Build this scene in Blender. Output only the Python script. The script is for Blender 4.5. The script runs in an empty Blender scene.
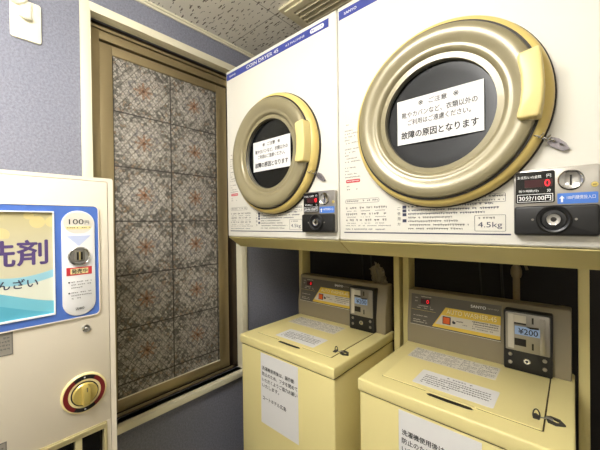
import bpy, bmesh, math, random
from mathutils import Matrix, Vector

C = bpy.context.scene.collection
SC = bpy.context.scene
PI = math.pi
EYE = 1.4                                   # eye height above the floor

# ------------------------------------------------------------------ camera, world, light, exposure
cam = bpy.data.cameras.new('camera')
cam.lens = 306.29 / 600 * 36
cam.sensor_width = 36
cam.clip_start = 0.01
camera = bpy.data.objects.new('camera', cam)
C.objects.link(camera)
fw = Vector((-0.66604, 0.74588, -0.00710)); rt = Vector((0.74590, 0.66594, -0.01269)); up = Vector((0.00474, 0.01375, 0.99989))
camera.matrix_world = Matrix(((rt.x, up.x, -fw.x, 0), (rt.y, up.y, -fw.y, 0), (rt.z, up.z, -fw.z, EYE), (0, 0, 0, 1)))
SC.camera = camera

world = bpy.data.worlds.new('world')
world.use_nodes = True
world.node_tree.nodes['Background'].inputs[0].default_value = (1, 0.97, 0.92, 1)
world.node_tree.nodes['Background'].inputs[1].default_value = 0.1
SC.world = world

SC.view_settings.view_transform = 'Standard'
SC.view_settings.look = 'None'
SC.view_settings.gamma = 1
SC.view_settings.use_curve_mapping = False
SC.view_settings.exposure = 0.34

LAMPS = [  # centre x, y, width, length, brightness of the opal box lights on the ceiling
    (-0.52, -0.36, 0.42, 0.56, 27.0),
    (0.45, -0.95, 0.3, 0.3, 3.5),  # unseen fill light, added to lift the room from behind the viewer
]
LAMP_DROP = 0.22                            # the boxes hang this far under the ceiling

# ------------------------------------------------------------------ materials
def lin(c):
    c /= 255.0
    return c / 12.92 if c <= 0.04045 else ((c + 0.055) / 1.055) ** 2.4

def rgb(*c):
    return tuple(lin(v) for v in c) + (1.0,)

def mat(name, col, rough=0.5, metal=0.0, mottle=0.0, scale=30.0, bump=0.0, bscale=300.0, spec=0.5, coat=0.0):
    m = bpy.data.materials.new(name)
    m.use_nodes = True
    nt = m.node_tree; N = nt.nodes; L = nt.links
    b = N['Principled BSDF']
    b.inputs['Base Color'].default_value = rgb(*col)
    b.inputs['Roughness'].default_value = rough
    b.inputs['Metallic'].default_value = metal
    b.inputs['Specular IOR Level'].default_value = spec
    b.inputs['Coat Weight'].default_value = coat
    tc = N.new('ShaderNodeTexCoord')
    if mottle:
        n = N.new('ShaderNodeTexNoise'); n.inputs['Scale'].default_value = scale; n.inputs['Detail'].default_value = 4
        r = N.new('ShaderNodeMapRange'); r.inputs[3].default_value = 1 - mottle; r.inputs[4].default_value = 1 + mottle
        x = N.new('ShaderNodeMix'); x.data_type = 'RGBA'; x.blend_type = 'MULTIPLY'; x.inputs[0].default_value = 1
        x.inputs[6].default_value = rgb(*col)
        L.new(tc.outputs['Object'], n.inputs['Vector']); L.new(n.outputs[0], r.inputs[0]); L.new(r.outputs[0], x.inputs[7]); L.new(x.outputs[2], b.inputs['Base Color'])
    if bump:
        n = N.new('ShaderNodeTexNoise'); n.inputs['Scale'].default_value = bscale; n.inputs['Detail'].default_value = 3
        q = N.new('ShaderNodeBump'); q.inputs['Strength'].default_value = bump; q.inputs['Distance'].default_value = 0.001
        L.new(tc.outputs['Object'], n.inputs['Vector']); L.new(n.outputs[0], q.inputs['Height']); L.new(q.outputs[0], b.inputs['Normal'])
    return m

def glow(name, col, strength):
    m = bpy.data.materials.new(name); m.use_nodes = True
    b = m.node_tree.nodes['Principled BSDF']
    b.inputs['Base Color'].default_value = rgb(*col)
    b.inputs['Emission Color'].default_value = rgb(*col)
    b.inputs['Emission Strength'].default_value = strength
    return m

M = {}
M['dryer'] = mat('dryer_enamel', (229, 226, 215), 0.32, mottle=0.012, scale=6, bump=0.03)
M['cream'] = mat('dryer_cream_plastic', (226, 208, 140), 0.35, mottle=0.015, scale=12)
M['flange'] = mat('door_flange_gold_plastic', (218, 194, 116), 0.35, mottle=0.02, scale=12)
M['ring'] = mat('champagne_plastic', (144, 135, 104), 0.3, metal=0.12, mottle=0.02, scale=9, coat=0.15)
M['ring_in'] = mat('pale_champagne_plastic', (190, 182, 150), 0.2, metal=0.35, mottle=0.02, scale=9, coat=0.5)
M['gasket'] = mat('black_rubber', (38, 33, 26), 0.6, bump=0.1)
M['glass'] = mat('dark_door_glass', (20, 22, 24), 0.12, mottle=0.1, scale=20, spec=0.3)
M['smoke'] = mat('smoky_clear_rim', (104, 102, 94), 0.18, metal=0.3, mottle=0.03, coat=0.5)
M['tag'] = mat('grey_metal_tag', (132, 126, 130), 0.35, metal=0.4, mottle=0.06, scale=80)
M['lightblue'] = mat('pale_blue_print', (196, 206, 234), 0.5, mottle=0.02)
M['steel'] = mat('brushed_steel', (158, 154, 146), 0.28, metal=0.85, mottle=0.03, scale=60)
M['chrome'] = mat('chrome', (205, 205, 205), 0.12, metal=1.0, mottle=0.02)
M['black'] = mat('black_plastic', (22, 22, 23), 0.38, mottle=0.05, bump=0.05)
M['blackgloss'] = mat('black_gloss', (12, 12, 13), 0.15, mottle=0.02)
M['panelgrey'] = mat('grey_panel_print', (86, 82, 74), 0.4, mottle=0.02)
M['taupe'] = mat('taupe_plastic', (132, 122, 98), 0.42, mottle=0.04, scale=18, bump=0.05)
M['yellow'] = mat('yellow_print', (214, 182, 66), 0.45, mottle=0.02)
M['palegrey'] = mat('pale_grey_print', (200, 194, 180), 0.45, mottle=0.02)
M['orange'] = mat('orange_button', (214, 92, 28), 0.35, mottle=0.03)
M['blue'] = mat('blue_print', (52, 66, 150), 0.4, mottle=0.02)
M['bluepanel'] = mat('blue_plastic', (80, 116, 196), 0.4, mottle=0.02)
M['bluetag'] = mat('blue_sticker', (70, 120, 205), 0.4, mottle=0.02)
M['white'] = mat('white_print', (240, 240, 240), 0.5, mottle=0.01)
M['paper'] = mat('white_paper', (232, 231, 230), 0.75, mottle=0.015, scale=20, bump=0.05, bscale=60)
M['paperold'] = mat('label_paper', (222, 217, 205), 0.6, mottle=0.03, scale=40)
M['ink'] = mat('black_ink', (30, 30, 32), 0.6)
M['inkgrey'] = mat('grey_ink', (112, 108, 104), 0.6)
M['inknavy'] = mat('navy_ink', (58, 60, 84), 0.6)
M['red'] = mat('red_print', (200, 52, 60), 0.5)
M['purple'] = mat('purple_print', (84, 66, 118), 0.5)
M['washer'] = mat('washer_yellow_enamel', (234, 221, 156), 0.34, mottle=0.015, scale=7, bump=0.03)
M['seam'] = mat('dark_seam', (70, 58, 30), 0.7)
M['slot'] = mat('dark_slot', (26, 20, 10), 0.7)
M['stand'] = mat('stand_cream_paint', (212, 198, 136), 0.4, mottle=0.035, scale=14, bump=0.04)
M['vend'] = mat('vending_cream_enamel', (236, 226, 206), 0.36, mottle=0.012, scale=5, bump=0.03)
M['vendframe'] = mat('olive_cream_plastic', (190, 178, 134), 0.4, mottle=0.02)
M['gold'] = mat('pale_gold_metal', (226, 205, 120), 0.3, metal=0.6, mottle=0.03)
M['goldlight'] = mat('pale_gold_plastic', (240, 224, 164), 0.35, mottle=0.02)
M['maroon'] = mat('maroon_print', (112, 30, 30), 0.3, mottle=0.04)
M['greylabel'] = mat('grey_label', (156, 150, 138), 0.5, mottle=0.04)
M['trim'] = mat('cream_window_trim', (232, 226, 200), 0.45, mottle=0.02, scale=10, bump=0.04)
M['sash'] = mat('bronze_aluminium', (164, 148, 112), 0.33, metal=0.65, mottle=0.03, scale=12)
M['sashdark'] = mat('dark_and_shaded_bronze', (62, 50, 36), 0.4, metal=0.4, mottle=0.04)
M['plate'] = mat('ivory_wall_plate', (238, 234, 212), 0.35, mottle=0.01)
M['pipe'] = mat('tan_pipe', (150, 132, 96), 0.45, mottle=0.08, scale=40)
M['cable'] = mat('grey_cable', (58, 56, 50), 0.5, mottle=0.05)
M['bag'] = mat('beige_plastic_film', (126, 116, 90), 0.5, mottle=0.15, scale=40, bump=0.5, bscale=60)
M['vent'] = mat('vent_cream_paint', (226, 216, 184), 0.42, mottle=0.03, scale=15)
M['ventdark'] = mat('vent_dark_inside', (46, 38, 26), 0.8)
M['led'] = glow('red_led', (255, 30, 45), 1.1)
M['leddim'] = mat('unlit_led', (58, 10, 16), 0.3, mottle=0.02)
M['lcd'] = glow('blue_lcd', (140, 164, 200), 0.1)
M['diffuser'] = glow('lamp_diffuser', (255, 250, 238), 3.0)
M['floor'] = mat('grey_vinyl', (84, 80, 74), 0.45, mottle=0.08, scale=15)
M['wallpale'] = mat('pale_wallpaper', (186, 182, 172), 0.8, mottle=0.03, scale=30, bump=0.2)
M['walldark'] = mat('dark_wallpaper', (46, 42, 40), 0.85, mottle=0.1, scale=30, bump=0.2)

def nodemat(name):
    m = bpy.data.materials.new(name); m.use_nodes = True
    nt = m.node_tree
    return m, nt.nodes, nt.links, nt.nodes['Principled BSDF']

class NG:                                  # terse math-node writer
    def __init__(s, N, L): s.N, s.L = N, L
    def put(s, sock, v):
        if isinstance(v, (int, float)): sock.default_value = v
        else: s.L.new(v, sock)
    def m(s, op, a, b=0.0, c=0.0):
        n = s.N.new('ShaderNodeMath'); n.operation = op
        for i, v in enumerate((a, b, c)): s.put(n.inputs[i], v)
        return n.outputs[0]
    def mix(s, f, a, b, mode='MIX'):
        n = s.N.new('ShaderNodeMix'); n.data_type = 'RGBA'; n.blend_type = mode
        s.put(n.inputs[0], f)
        for i, v in ((6, a), (7, b)):
            if isinstance(v, tuple): n.inputs[i].default_value = v
            else: s.L.new(v, n.inputs[i])
        return n.outputs[2]
    def rng(s, v, a, b, c=0.0, d=1.0):
        n = s.N.new('ShaderNodeMapRange'); s.put(n.inputs[0], v)
        for i, q in enumerate((a, b, c, d)): n.inputs[i + 1].default_value = q
        return n.outputs[0]

def make_wallpaper():
    m, N, L, b = nodemat('blue_grey_wallpaper')
    g = NG(N, L); tc = N.new('ShaderNodeTexCoord')
    n1 = N.new('ShaderNodeTexNoise'); n1.inputs['Scale'].default_value = 420; n1.inputs['Detail'].default_value = 4
    n2 = N.new('ShaderNodeTexNoise'); n2.inputs['Scale'].default_value = 120; n2.inputs['Detail'].default_value = 3
    L.new(tc.outputs['Object'], n1.inputs[0]); L.new(tc.outputs['Object'], n2.inputs[0])
    f = g.m('ADD', g.m('MULTIPLY', n1.outputs[0], 0.55), g.m('MULTIPLY', n2.outputs[0], 0.45))
    L.new(g.mix(g.rng(f, 0.36, 0.64), rgb(110, 112, 126), rgb(142, 144, 158)), b.inputs['Base Color'])
    b.inputs['Roughness'].default_value = 0.75
    q = N.new('ShaderNodeBump'); q.inputs['Strength'].default_value = 0.35; q.inputs['Distance'].default_value = 0.001
    L.new(f, q.inputs['Height']); L.new(q.outputs[0], b.inputs['Normal'])
    return m
M['wallpaper'] = make_wallpaper()

def make_ceiling():
    m, N, L, b = nodemat('fissured_ceiling_tile')
    g = NG(N, L); tc = N.new('ShaderNodeTexCoord')
    sp = N.new('ShaderNodeSeparateXYZ'); L.new(tc.outputs['Object'], sp.inputs[0])
    X, Y = sp.outputs[0], sp.outputs[1]
    # short worm-like fissures, mostly along x: stretched cells with a random tilt and length
    mp = N.new('ShaderNodeMapping'); mp.inputs['Scale'].default_value = (24, 40, 0); mp.inputs['Rotation'].default_value = (0, 0, 0.12)
    nz = N.new('ShaderNodeTexNoise'); nz.inputs['Scale'].default_value = 70; nz.inputs['Detail'].default_value = 2
    L.new(tc.outputs['Object'], nz.inputs[0])
    vm = N.new('ShaderNodeVectorMath'); vm.operation = 'MULTIPLY_ADD'
    L.new(nz.outputs['Color'], vm.inputs[0]); vm.inputs[1].default_value = (0.012, 0.016, 0); L.new(tc.outputs['Object'], vm.inputs[2])
    L.new(vm.outputs[0], mp.inputs[0])
    vo = N.new('ShaderNodeTexVoronoi'); vo.voronoi_dimensions = '2D'; vo.inputs['Scale'].default_value = 1.0
    L.new(mp.outputs[0], vo.inputs['Vector'])
    dv = N.new('ShaderNodeVectorMath'); dv.operation = 'SUBTRACT'
    L.new(mp.outputs[0], dv.inputs[0]); L.new(vo.outputs['Position'], dv.inputs[1])
    ds = N.new('ShaderNodeSeparateXYZ'); L.new(dv.outputs[0], ds.inputs[0])
    cs = N.new('ShaderNodeSeparateColor'); L.new(vo.outputs['Color'], cs.inputs[0])
    lx = g.m('DIVIDE', g.m('ABSOLUTE', ds.outputs[0]), g.m('MULTIPLY_ADD', cs.outputs[0], 0.42, 0.04))
    ly = g.m('DIVIDE', g.m('ABSOLUTE', ds.outputs[1]), g.m('MULTIPLY_ADD', cs.outputs[1], 0.08, 0.05))
    fis = g.m('LESS_THAN', g.m('ADD', g.m('MULTIPLY', lx, lx), g.m('MULTIPLY', ly, ly)), 1.0)
    # joints between 455 x 910 boards
    jx = g.m('LESS_THAN', g.m('ABSOLUTE', g.m('SUBTRACT', g.m('PINGPONG', g.m('ADD', X, 1.08), 0.2275), 0.0)), 0.0016)
    jy = g.m('LESS_THAN', g.m('PINGPONG', g.m('SUBTRACT', Y, 1.047), 0.455), 0.0016)
    j = g.m('MAXIMUM', jx, jy)
    n3 = N.new('ShaderNodeTexNoise'); n3.inputs['Scale'].default_value = 6; L.new(tc.outputs['Object'], n3.inputs[0])
    base = g.mix(n3.outputs[0], rgb(238, 233, 220), rgb(246, 242, 232))
    c1 = g.mix(g.m('MULTIPLY', fis, 0.9), base, rgb(78, 62, 42))
    L.new(g.mix(g.m('MULTIPLY', j, 0.75), c1, rgb(90, 78, 56)), b.inputs['Base Color'])
    b.inputs['Roughness'].default_value = 0.85
    q = N.new('ShaderNodeBump'); q.inputs['Strength'].default_value = 0.6; q.inputs['Distance'].default_value = 0.003
    L.new(g.m('SUBTRACT', 1.0, g.m('MAXIMUM', fis, j)), q.inputs['Height']); L.new(q.outputs[0], b.inputs['Normal'])
    return m
M['ceiling'] = make_ceiling()

TILE = 0.257
TILE_H = 0.243
def make_film():
    """Patterned window film: square tiles with an orange flower in a grey leaf mosaic, diamond wire lines."""
    m, N, L, b = nodemat('flower_tile_film')
    g = NG(N, L); tc = N.new('ShaderNodeTexCoord')
    sp = N.new('ShaderNodeSeparateXYZ'); L.new(tc.outputs['Object'], sp.inputs[0])
    u0 = g.m('DIVIDE', sp.outputs[1], TILE); v0 = g.m('DIVIDE', sp.outputs[2], TILE_H)
    fu = g.m('SUBTRACT', g.m('FRACT', g.m('ADD', u0, 50.0)), 0.5); fv = g.m('SUBTRACT', g.m('FRACT', g.m('ADD', v0, 50.0)), 0.5)
    r = g.m('SQRT', g.m('ADD', g.m('MULTIPLY', fu, fu), g.m('MULTIPLY', fv, fv)))
    th = g.m('ARCTAN2', fv, fu)
    vo = N.new('ShaderNodeTexVoronoi'); vo.inputs['Scale'].default_value = 84; L.new(tc.outputs['Object'], vo.inputs['Vector'])
    ve = N.new('ShaderNodeTexVoronoi'); ve.feature = 'DISTANCE_TO_EDGE'; ve.inputs['Scale'].default_value = 84; L.new(tc.outputs['Object'], ve.inputs['Vector'])
    cs = N.new('ShaderNodeSeparateColor'); L.new(vo.outputs['Color'], cs.inputs[0])
    # leaf mosaic, paler in a ring round the flower
    c = g.mix(cs.outputs[0], rgb(138, 136, 132), rgb(208, 205, 200))
    c = g.mix(g.m('GREATER_THAN', cs.outputs[1], 0.78), c, rgb(118, 117, 114))
    c = g.mix(g.m('MULTIPLY', g.m('GREATER_THAN', cs.outputs[2], 0.88), 0.6), c, rgb(160, 132, 104))
    pet = g.m('ADD', r, g.m('MULTIPLY', g.m('COSINE', g.m('MULTIPLY', th, 8.0)), 0.03))
    ringm = g.m('MULTIPLY', g.rng(pet, 0.40, 0.34), 0.62)
    c = g.mix(ringm, c, rgb(218, 214, 210))
    leaf = g.m('MULTIPLY', g.m('LESS_THAN', g.m('ABSOLUTE', g.m('SUBTRACT', pet, 0.225)), 0.03), g.m('GREATER_THAN', cs.outputs[1], 0.45))
    c = g.mix(g.m('MULTIPLY', leaf, 0.65), c, rgb(112, 116, 128))
    fl = g.m('ADD', r, g.m('MULTIPLY', g.m('COSINE', g.m('MULTIPLY', th, 8.0)), -0.05))
    flm = g.m('MULTIPLY', g.m('LESS_THAN', fl, 0.12), g.m('GREATER_THAN', cs.outputs[0], 0.15))
    c = g.mix(g.m('MULTIPLY', flm, 0.7), c, g.mix(cs.outputs[2], rgb(190, 128, 78), rgb(150, 112, 84)))
    c = g.mix(g.m('LESS_THAN', r, 0.03), c, rgb(130, 82, 44))
    # dark outlines of the mosaic
    c = g.mix(g.m('MULTIPLY', g.m('LESS_THAN', ve.outputs[0], 0.07), 0.6), c, rgb(58, 56, 52))
    # diamond wire lines
    for sgn, k in ((1.0, 0.75), (-1.0, 0.75)):
        d = g.m('PINGPONG', g.m('ADD', g.m('ADD', sp.outputs[1], g.m('MULTIPLY', sp.outputs[2], 0.8 * sgn)), 5.0), 0.016)
        c = g.mix(g.m('MULTIPLY', g.m('LESS_THAN', d, 0.0016), k), c, rgb(60, 56, 50))
    # tile joints
    e = g.m('MAXIMUM', g.m('ABSOLUTE', fu), g.m('ABSOLUTE', fv))
    c = g.mix(g.m('MULTIPLY', g.m('GREATER_THAN', e, 0.489), 0.9), c, rgb(46, 42, 38))
    c = g.mix(1.0, c, rgb(226, 222, 214), 'MULTIPLY')
    L.new(c, b.inputs['Base Color'])
    b.inputs['Roughness'].default_value = 0.4
    q = N.new('ShaderNodeBump'); q.inputs['Strength'].default_value = 0.25; q.inputs['Distance'].default_value = 0.001
    L.new(ve.outputs[0], q.inputs['Height']); L.new(q.outputs[0], b.inputs['Normal'])
    return m
M['film'] = make_film()

def make_poster():
    """Printed sheet in the display window: cream top with pale bubbles, curving blue waves below."""
    m, N, L, b = nodemat('detergent_poster_print')
    g = NG(N, L); tc = N.new('ShaderNodeTexCoord')
    sp = N.new('ShaderNodeSeparateXYZ'); L.new(tc.outputs['Object'], sp.inputs[0])
    y, z = sp.outputs[1], sp.outputs[2]
    w = g.m('MULTIPLY', g.m('SINE', g.m('MULTIPLY', y, 16.0)), 0.022)
    zz = g.m('ADD', z, w)
    top = g.mix(g.rng(z, 1.33, 1.44), rgb(206, 200, 170), rgb(188, 176, 128))
    vo = N.new('ShaderNodeTexVoronoi'); vo.inputs['Scale'].default_value = 26; L.new(tc.outputs['Object'], vo.inputs['Vector'])
    bub = g.m('MULTIPLY', g.m('LESS_THAN', vo.outputs['Distance'], 0.42), g.m('GREATER_THAN', z, 1.37))
    c = g.mix(g.m('MULTIPLY', bub, 0.4), top, rgb(236, 214, 132))
    c = g.mix(g.m('LESS_THAN', zz, 1.292), c, rgb(150, 200, 214))
    c = g.mix(g.m('LESS_THAN', zz, 1.272), c, rgb(222, 224, 206))
    zb = g.m('ADD', z, g.m('MULTIPLY', g.m('COSINE', g.m('MULTIPLY', g.m('ADD', y, 0.03), 13.0)), -0.03))
    c = g.mix(g.m('LESS_THAN', zb, 1.225), c, rgb(116, 190, 208))
    c = g.mix(g.m('LESS_THAN', zb, 1.195), c, rgb(88, 172, 196))
    L.new(c, b.inputs['Base Color']); b.inputs['Roughness'].default_value = 0.5
    return m
M['poster'] = make_poster()

# ------------------------------------------------------------------ mesh builders
def frame(o, u, v):
    u, v = Vector(u).normalized(), Vector(v).normalized(); n = u.cross(v)
    return Matrix(((u.x, v.x, n.x, o[0]), (u.y, v.y, n.y, o[1]), (u.z, v.z, n.z, o[2]), (0, 0, 0, 1)))

ID = Matrix.Identity(4)
_glyphs = {}
def glyphs(body):
    if body not in _glyphs:
        cu = bpy.data.curves.new('lettering', 'FONT'); cu.body = body; cu.resolution_u = 3
        o = bpy.data.objects.new('lettering', cu); C.objects.link(o)
        me = o.evaluated_get(bpy.context.evaluated_depsgraph_get()).to_mesh()
        vs = [v.co.copy() for v in me.vertices]; fs = [tuple(p.vertices) for p in me.polygons]
        bpy.data.objects.remove(o); bpy.data.curves.remove(cu)
        x0, x1 = min(v.x for v in vs), max(v.x for v in vs); y0, y1 = min(v.y for v in vs), max(v.y for v in vs)
        _glyphs[body] = ([((v.x - x0) / (x1 - x0) - 0.5, (v.y - y0) / (y1 - y0) - 0.5) for v in vs], fs)
    return _glyphs[body]

class MB:
    """Collects shapes, given in the local (a, b, c) axes of a frame, into ONE mesh."""
    def __init__(s, F=ID):
        s.F = F; s.bm = bmesh.new(); s.mats = []
    def merge(s, t, m, F=None):
        if m not in s.mats: s.mats.append(m)
        i = s.mats.index(m)
        for f in t.faces: f.material_index = i; f.smooth = True
        t.transform(s.F if F is None else F)
        me = bpy.data.meshes.new('t'); t.to_mesh(me); t.free()
        s.bm.from_mesh(me); bpy.data.meshes.remove(me)
        return s
    def box(s, a0, a1, b0, b1, c0, c1, m, bev=0.0, seg=2):
        t = bmesh.new()
        v = [t.verts.new((a, b, c)) for a in (a0, a1) for b in (b0, b1) for c in (c0, c1)]
        for f in ((0, 1, 3, 2), (4, 6, 7, 5), (0, 4, 5, 1), (2, 3, 7, 6), (0, 2, 6, 4), (1, 5, 7, 3)): t.faces.new([v[i] for i in f])
        if bev: bmesh.ops.bevel(t, geom=list(t.edges), offset=bev, segments=seg, profile=0.5, affect='EDGES')
        return s.merge(t, m)
    def prism(s, pts, c0, c1, m, bev=0.0, seg=2):
        t = bmesh.new(); n = len(pts)
        lo = [t.verts.new((p[0], p[1], c0)) for p in pts]; hi = [t.verts.new((p[0], p[1], c1)) for p in pts]
        t.faces.new(lo[::-1]); top = t.faces.new(hi)
        for i in range(n): t.faces.new((lo[i], lo[(i + 1) % n], hi[(i + 1) % n], hi[i]))
        bmesh.ops.recalc_face_normals(t, faces=t.faces)
        if bev: bmesh.ops.bevel(t, geom=list(top.edges), offset=bev, segments=seg, profile=0.5, affect='EDGES')
        return s.merge(t, m)
    def sheet(s, a0, a1, b0, b1, c, m, th=0.0004):
        return s.box(a0, a1, b0, b1, c, c + th, m)
    def frame_ring(s, outer, inner, c0, c1, m):        # two loops with the same number of points
        t = bmesh.new(); n = len(outer)
        r = [[t.verts.new((p[0], p[1], c)) for p in q] for q, c in ((outer, c0), (outer, c1), (inner, c1), (inner, c0))]
        for k in range(4):
            for i in range(n): t.faces.new((r[k][i], r[k][(i + 1) % n], r[(k + 1) % 4][(i + 1) % n], r[(k + 1) % 4][i]))
        bmesh.ops.recalc_face_normals(t, faces=t.faces)
        return s.merge(t, m)
    def lathe(s, a, b, prof, m, seg=64, c=0.0, t0=0.0, t1=2 * PI):
        t = bmesh.new(); full = abs(t1 - t0 - 2 * PI) < 1e-6; n = seg if full else seg + 1
        rows = []
        for r, h in prof:
            if r < 1e-6: rows.append([t.verts.new((a, b, c + h))] * n)
            else: rows.append([t.verts.new((a + r * math.cos(t0 + (t1 - t0) * i / seg), b + r * math.sin(t0 + (t1 - t0) * i / seg), c + h)) for i in range(n)])
        for p, q in zip(rows, rows[1:]):
            for i in range(n if full else n - 1):
                j = (i + 1) % n; f = []
                for v in (p[i], p[j], q[j], q[i]):
                    if v not in f: f.append(v)
                if len(f) > 2: t.faces.new(f)
        if not full:
            for k in (0, n - 1): t.faces.new([row[k] for row in rows])
        bmesh.ops.recalc_face_normals(t, faces=t.faces)
        return s.merge(t, m)
    def disc(s, a, b, r, c0, c1, m, seg=40, bev=0.0):
        return s.lathe(a, b, [(0, c0), (r, c0), (r, c1 - bev), (r - bev, c1), (0, c1)], m, seg)
    def tube(s, pts, r, m, seg=10, closed=False):
        t = bmesh.new(); P = [Vector(p) for p in pts]; rings = []; n = len(P)
        ref = None
        for i, p in enumerate(P):
            d = (P[(i + 1) % n] - P[i - 1]) if closed else (P[min(i + 1, n - 1)] - P[max(i - 1, 0)])
            d.normalize()
            if ref is None: ref = Vector((0, 0, 1)) if abs(d.z) < 0.9 else Vector((1, 0, 0))
            x = (ref - d * ref.dot(d)).normalized(); y = d.cross(x); ref = x
            rr = r[i] if isinstance(r, (list, tuple)) else r
            rings.append([t.verts.new(p + x * rr * math.cos(2 * PI * k / seg) + y * rr * math.sin(2 * PI * k / seg)) for k in range(seg)])
        for i in range(n if closed else n - 1):
            p, q = rings[i], rings[(i + 1) % n]
            for k in range(seg): t.faces.new((p[k], p[(k + 1) % seg], q[(k + 1) % seg], q[k]))
        if not closed: t.faces.new(rings[0][::-1]); t.faces.new(rings[-1])
        bmesh.ops.recalc_face_normals(t, faces=t.faces)
        return s.merge(t, m)
    def text(s, body, a, b, w, h, c, m, bold=0.0):
        vs, fs = glyphs(body); t = bmesh.new(); d = bold * h       # heavier strokes: the same letter set again, nudged sideways and up
        for k, (dx, dy) in enumerate(((0, 0), (d, 0), (-d, 0), (0, d), (0, -d)) if bold else ((0, 0),)):
            V = [t.verts.new((a + dx + x * w, b + dy + y * h, c + k * 0.00002)) for x, y in vs]
            for f in fs:
                try: t.faces.new([V[i] for i in f])
                except ValueError: pass
        return s.merge(t, m)
    def marks(s, a0, a1, b, h, c, m, seed, fill=0.8, gap=0.25):   # a line of print too small to read
        rnd = random.Random(seed); a = a0; t = bmesh.new()
        while a < a1:
            w = h * rnd.uniform(0.5, 1.0)
            if rnd.random() < fill:
                y0 = b - h / 2 * rnd.uniform(0.5, 1); y1 = b + h / 2 * rnd.uniform(0.5, 1); e = min(a + w, a1); th = h * 0.2
                for q in ((a, e, y1 - th, y1), (a, e, b - th / 2, b + th / 2), (a + w * rnd.uniform(.1, .7), 0, y0, y1)):
                    x1 = q[1] if q[1] else q[0] + th
                    t.faces.new([t.verts.new(p) for p in ((q[0], q[2], c), (x1, q[2], c), (x1, q[3], c), (q[0], q[3], c))])
            a += w + h * gap
        return s.merge(t, m)
    def build(s, name, parent=None, sharp=32):
        me = bpy.data.meshes.new(name)
        if parent is not None:
            o_ = parent
            loc = Vector((0, 0, 0))
            while o_ is not None: loc += o_.location; o_ = o_.parent
            s.bm.transform(Matrix.Translation(-loc))
        s.bm.to_mesh(me); s.bm.free()
        for m in s.mats: me.materials.append(m)
        me.set_sharp_from_angle(angle=math.radians(sharp))
        o = bpy.data.objects.new(name, me); C.objects.link(o)
        o.parent = parent
        return o

def rrect(a0, a1, b0, b1, r, seg=6):
    out = []
    for (ca, cb, t0) in ((a1 - r, b1 - r, 0), (a0 + r, b1 - r, PI / 2), (a0 + r, b0 + r, PI), (a1 - r, b0 + r, 1.5 * PI)):
        for k in range(seg + 1):
            t = t0 + PI / 2 * k / seg; out.append((ca + r * math.cos(t), cb + r * math.sin(t)))
    return out

def thing(name, label, cat, loc, group=None):
    o = bpy.data.objects.new(name, None); C.objects.link(o); o.location = loc; o.empty_display_size = 0.05
    tag(o, label, cat, group); return o
def tag(o, label, cat, group=None):
    o['label'] = label; o['category'] = cat
    if group: o['group'] = group
    return o
def struct(o):
    o['kind'] = 'structure'; return o
def dup(root, d, label):
    def cp(o, par):
        c = o.copy(); C.objects.link(c); c.parent = par
        for ch in list(o.children): cp(ch, c)
        return c
    r = cp(root, None); r.location = root.location + Vector(d); r['label'] = label
    return r
def child(root, name):
    return next(c for c in root.children if c.name.split('.')[0] == name)

# ------------------------------------------------------------------ the room
XW, YB, XR, YF, ZC = -1.45, 1.62, 0.85, -1.25, 2.415
b = MB(); b.box(XW - 0.2, XR + 0.1, YF - 0.1, YB + 0.1, -0.1, 0, M['floor']); struct(b.build('floor'))
b = MB(); b.box(XW - 0.2, XR + 0.1, YF - 0.1, YB + 0.1, ZC, ZC + 0.1, M['ceiling']); struct(b.build('ceiling'))
WY0, WY1, WZ0, WZ1 = 0.3633, 1.103, EYE - 0.847, EYE + 0.8675        # window opening
b = MB()
b.box(XW - 0.14, XW, YF, WY0, 0, ZC, M['wallpaper']).box(XW - 0.14, XW, WY1, YB, 0, ZC, M['wallpaper'])
b.box(XW - 0.14, XW, WY0, WY1, 0, WZ0, M['wallpaper']).box(XW - 0.14, XW, WY0, WY1, WZ1, ZC, M['wallpaper'])
struct(b.build('wall_left'))
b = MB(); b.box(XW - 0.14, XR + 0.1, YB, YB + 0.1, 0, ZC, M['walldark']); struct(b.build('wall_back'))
b = MB(); b.box(XR, XR + 0.1, YF, YB, 0, ZC, M['wallpale']); struct(b.build('wall_right'))
b = MB(); b.box(XW - 0.14, XR + 0.1, YF - 0.1, YF, 0, ZC, M['wallpale']); struct(b.build('wall_front'))
# ceiling cornice along the window wall: two small steps
b = MB(frame((0, 0, 0), (1, 0, 0), (0, 0, 1)))
b.prism([(XW, ZC - 0.016), (XW + 0.007, ZC - 0.016), (XW + 0.009, ZC - 0.008), (XW + 0.016, ZC - 0.007), (XW + 0.018, ZC), (XW, ZC)], -YB, -YF, M['trim'])
struct(b.build('trim_1'))

# window: casing, sill, bronze frame with tracks, sliding sash, patterned pane
win = bpy.data.objects.new('window_1', None); C.objects.link(win); win.location = (XW, 0.7195, EYE + 0.0171); struct(win)
FW = frame((XW, 0, EYE), (0, 1, 0), (0, 0, 1))        # a = y, b = height over the eye, c = out of the wall
b = MB(FW)
w0, w1, h0, h1 = WY0, WY1, -0.847, 0.8675
def rect(a0, a1, b0, b1): return [(a0, b0), (a1, b0), (a1, b1), (a0, b1)]
b.box(w0 - 0.031, w0, h0, h1 + 0.031, 0, 0.012, M['trim'], 0.002)
b.box(w1, w1 + 0.036, h0, h1 + 0.031, 0, 0.012, M['trim'], 0.002)
b.box(w0, w1, h1, h1 + 0.031, 0, 0.012, M['trim'], 0.002)
for (p, q, r, t) in ((w0 - 0.001, w0 + 0.004, h0, h1), (w1 - 0.004, w1 + 0.001, h0, h1), (w0, w1, h1 - 0.004, h1 + 0.001)):
    b.box(p, q, r, t, -0.04, 0.011, M['trim'])
b.build('window_casing', win)
b = MB(FW); b.box(w0 - 0.031, w1 + 0.036, h0 - 0.03, h0, -0.04, 0.03, M['trim'], 0.003); b.build('window_sill', win)
b = MB(FW)
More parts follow.
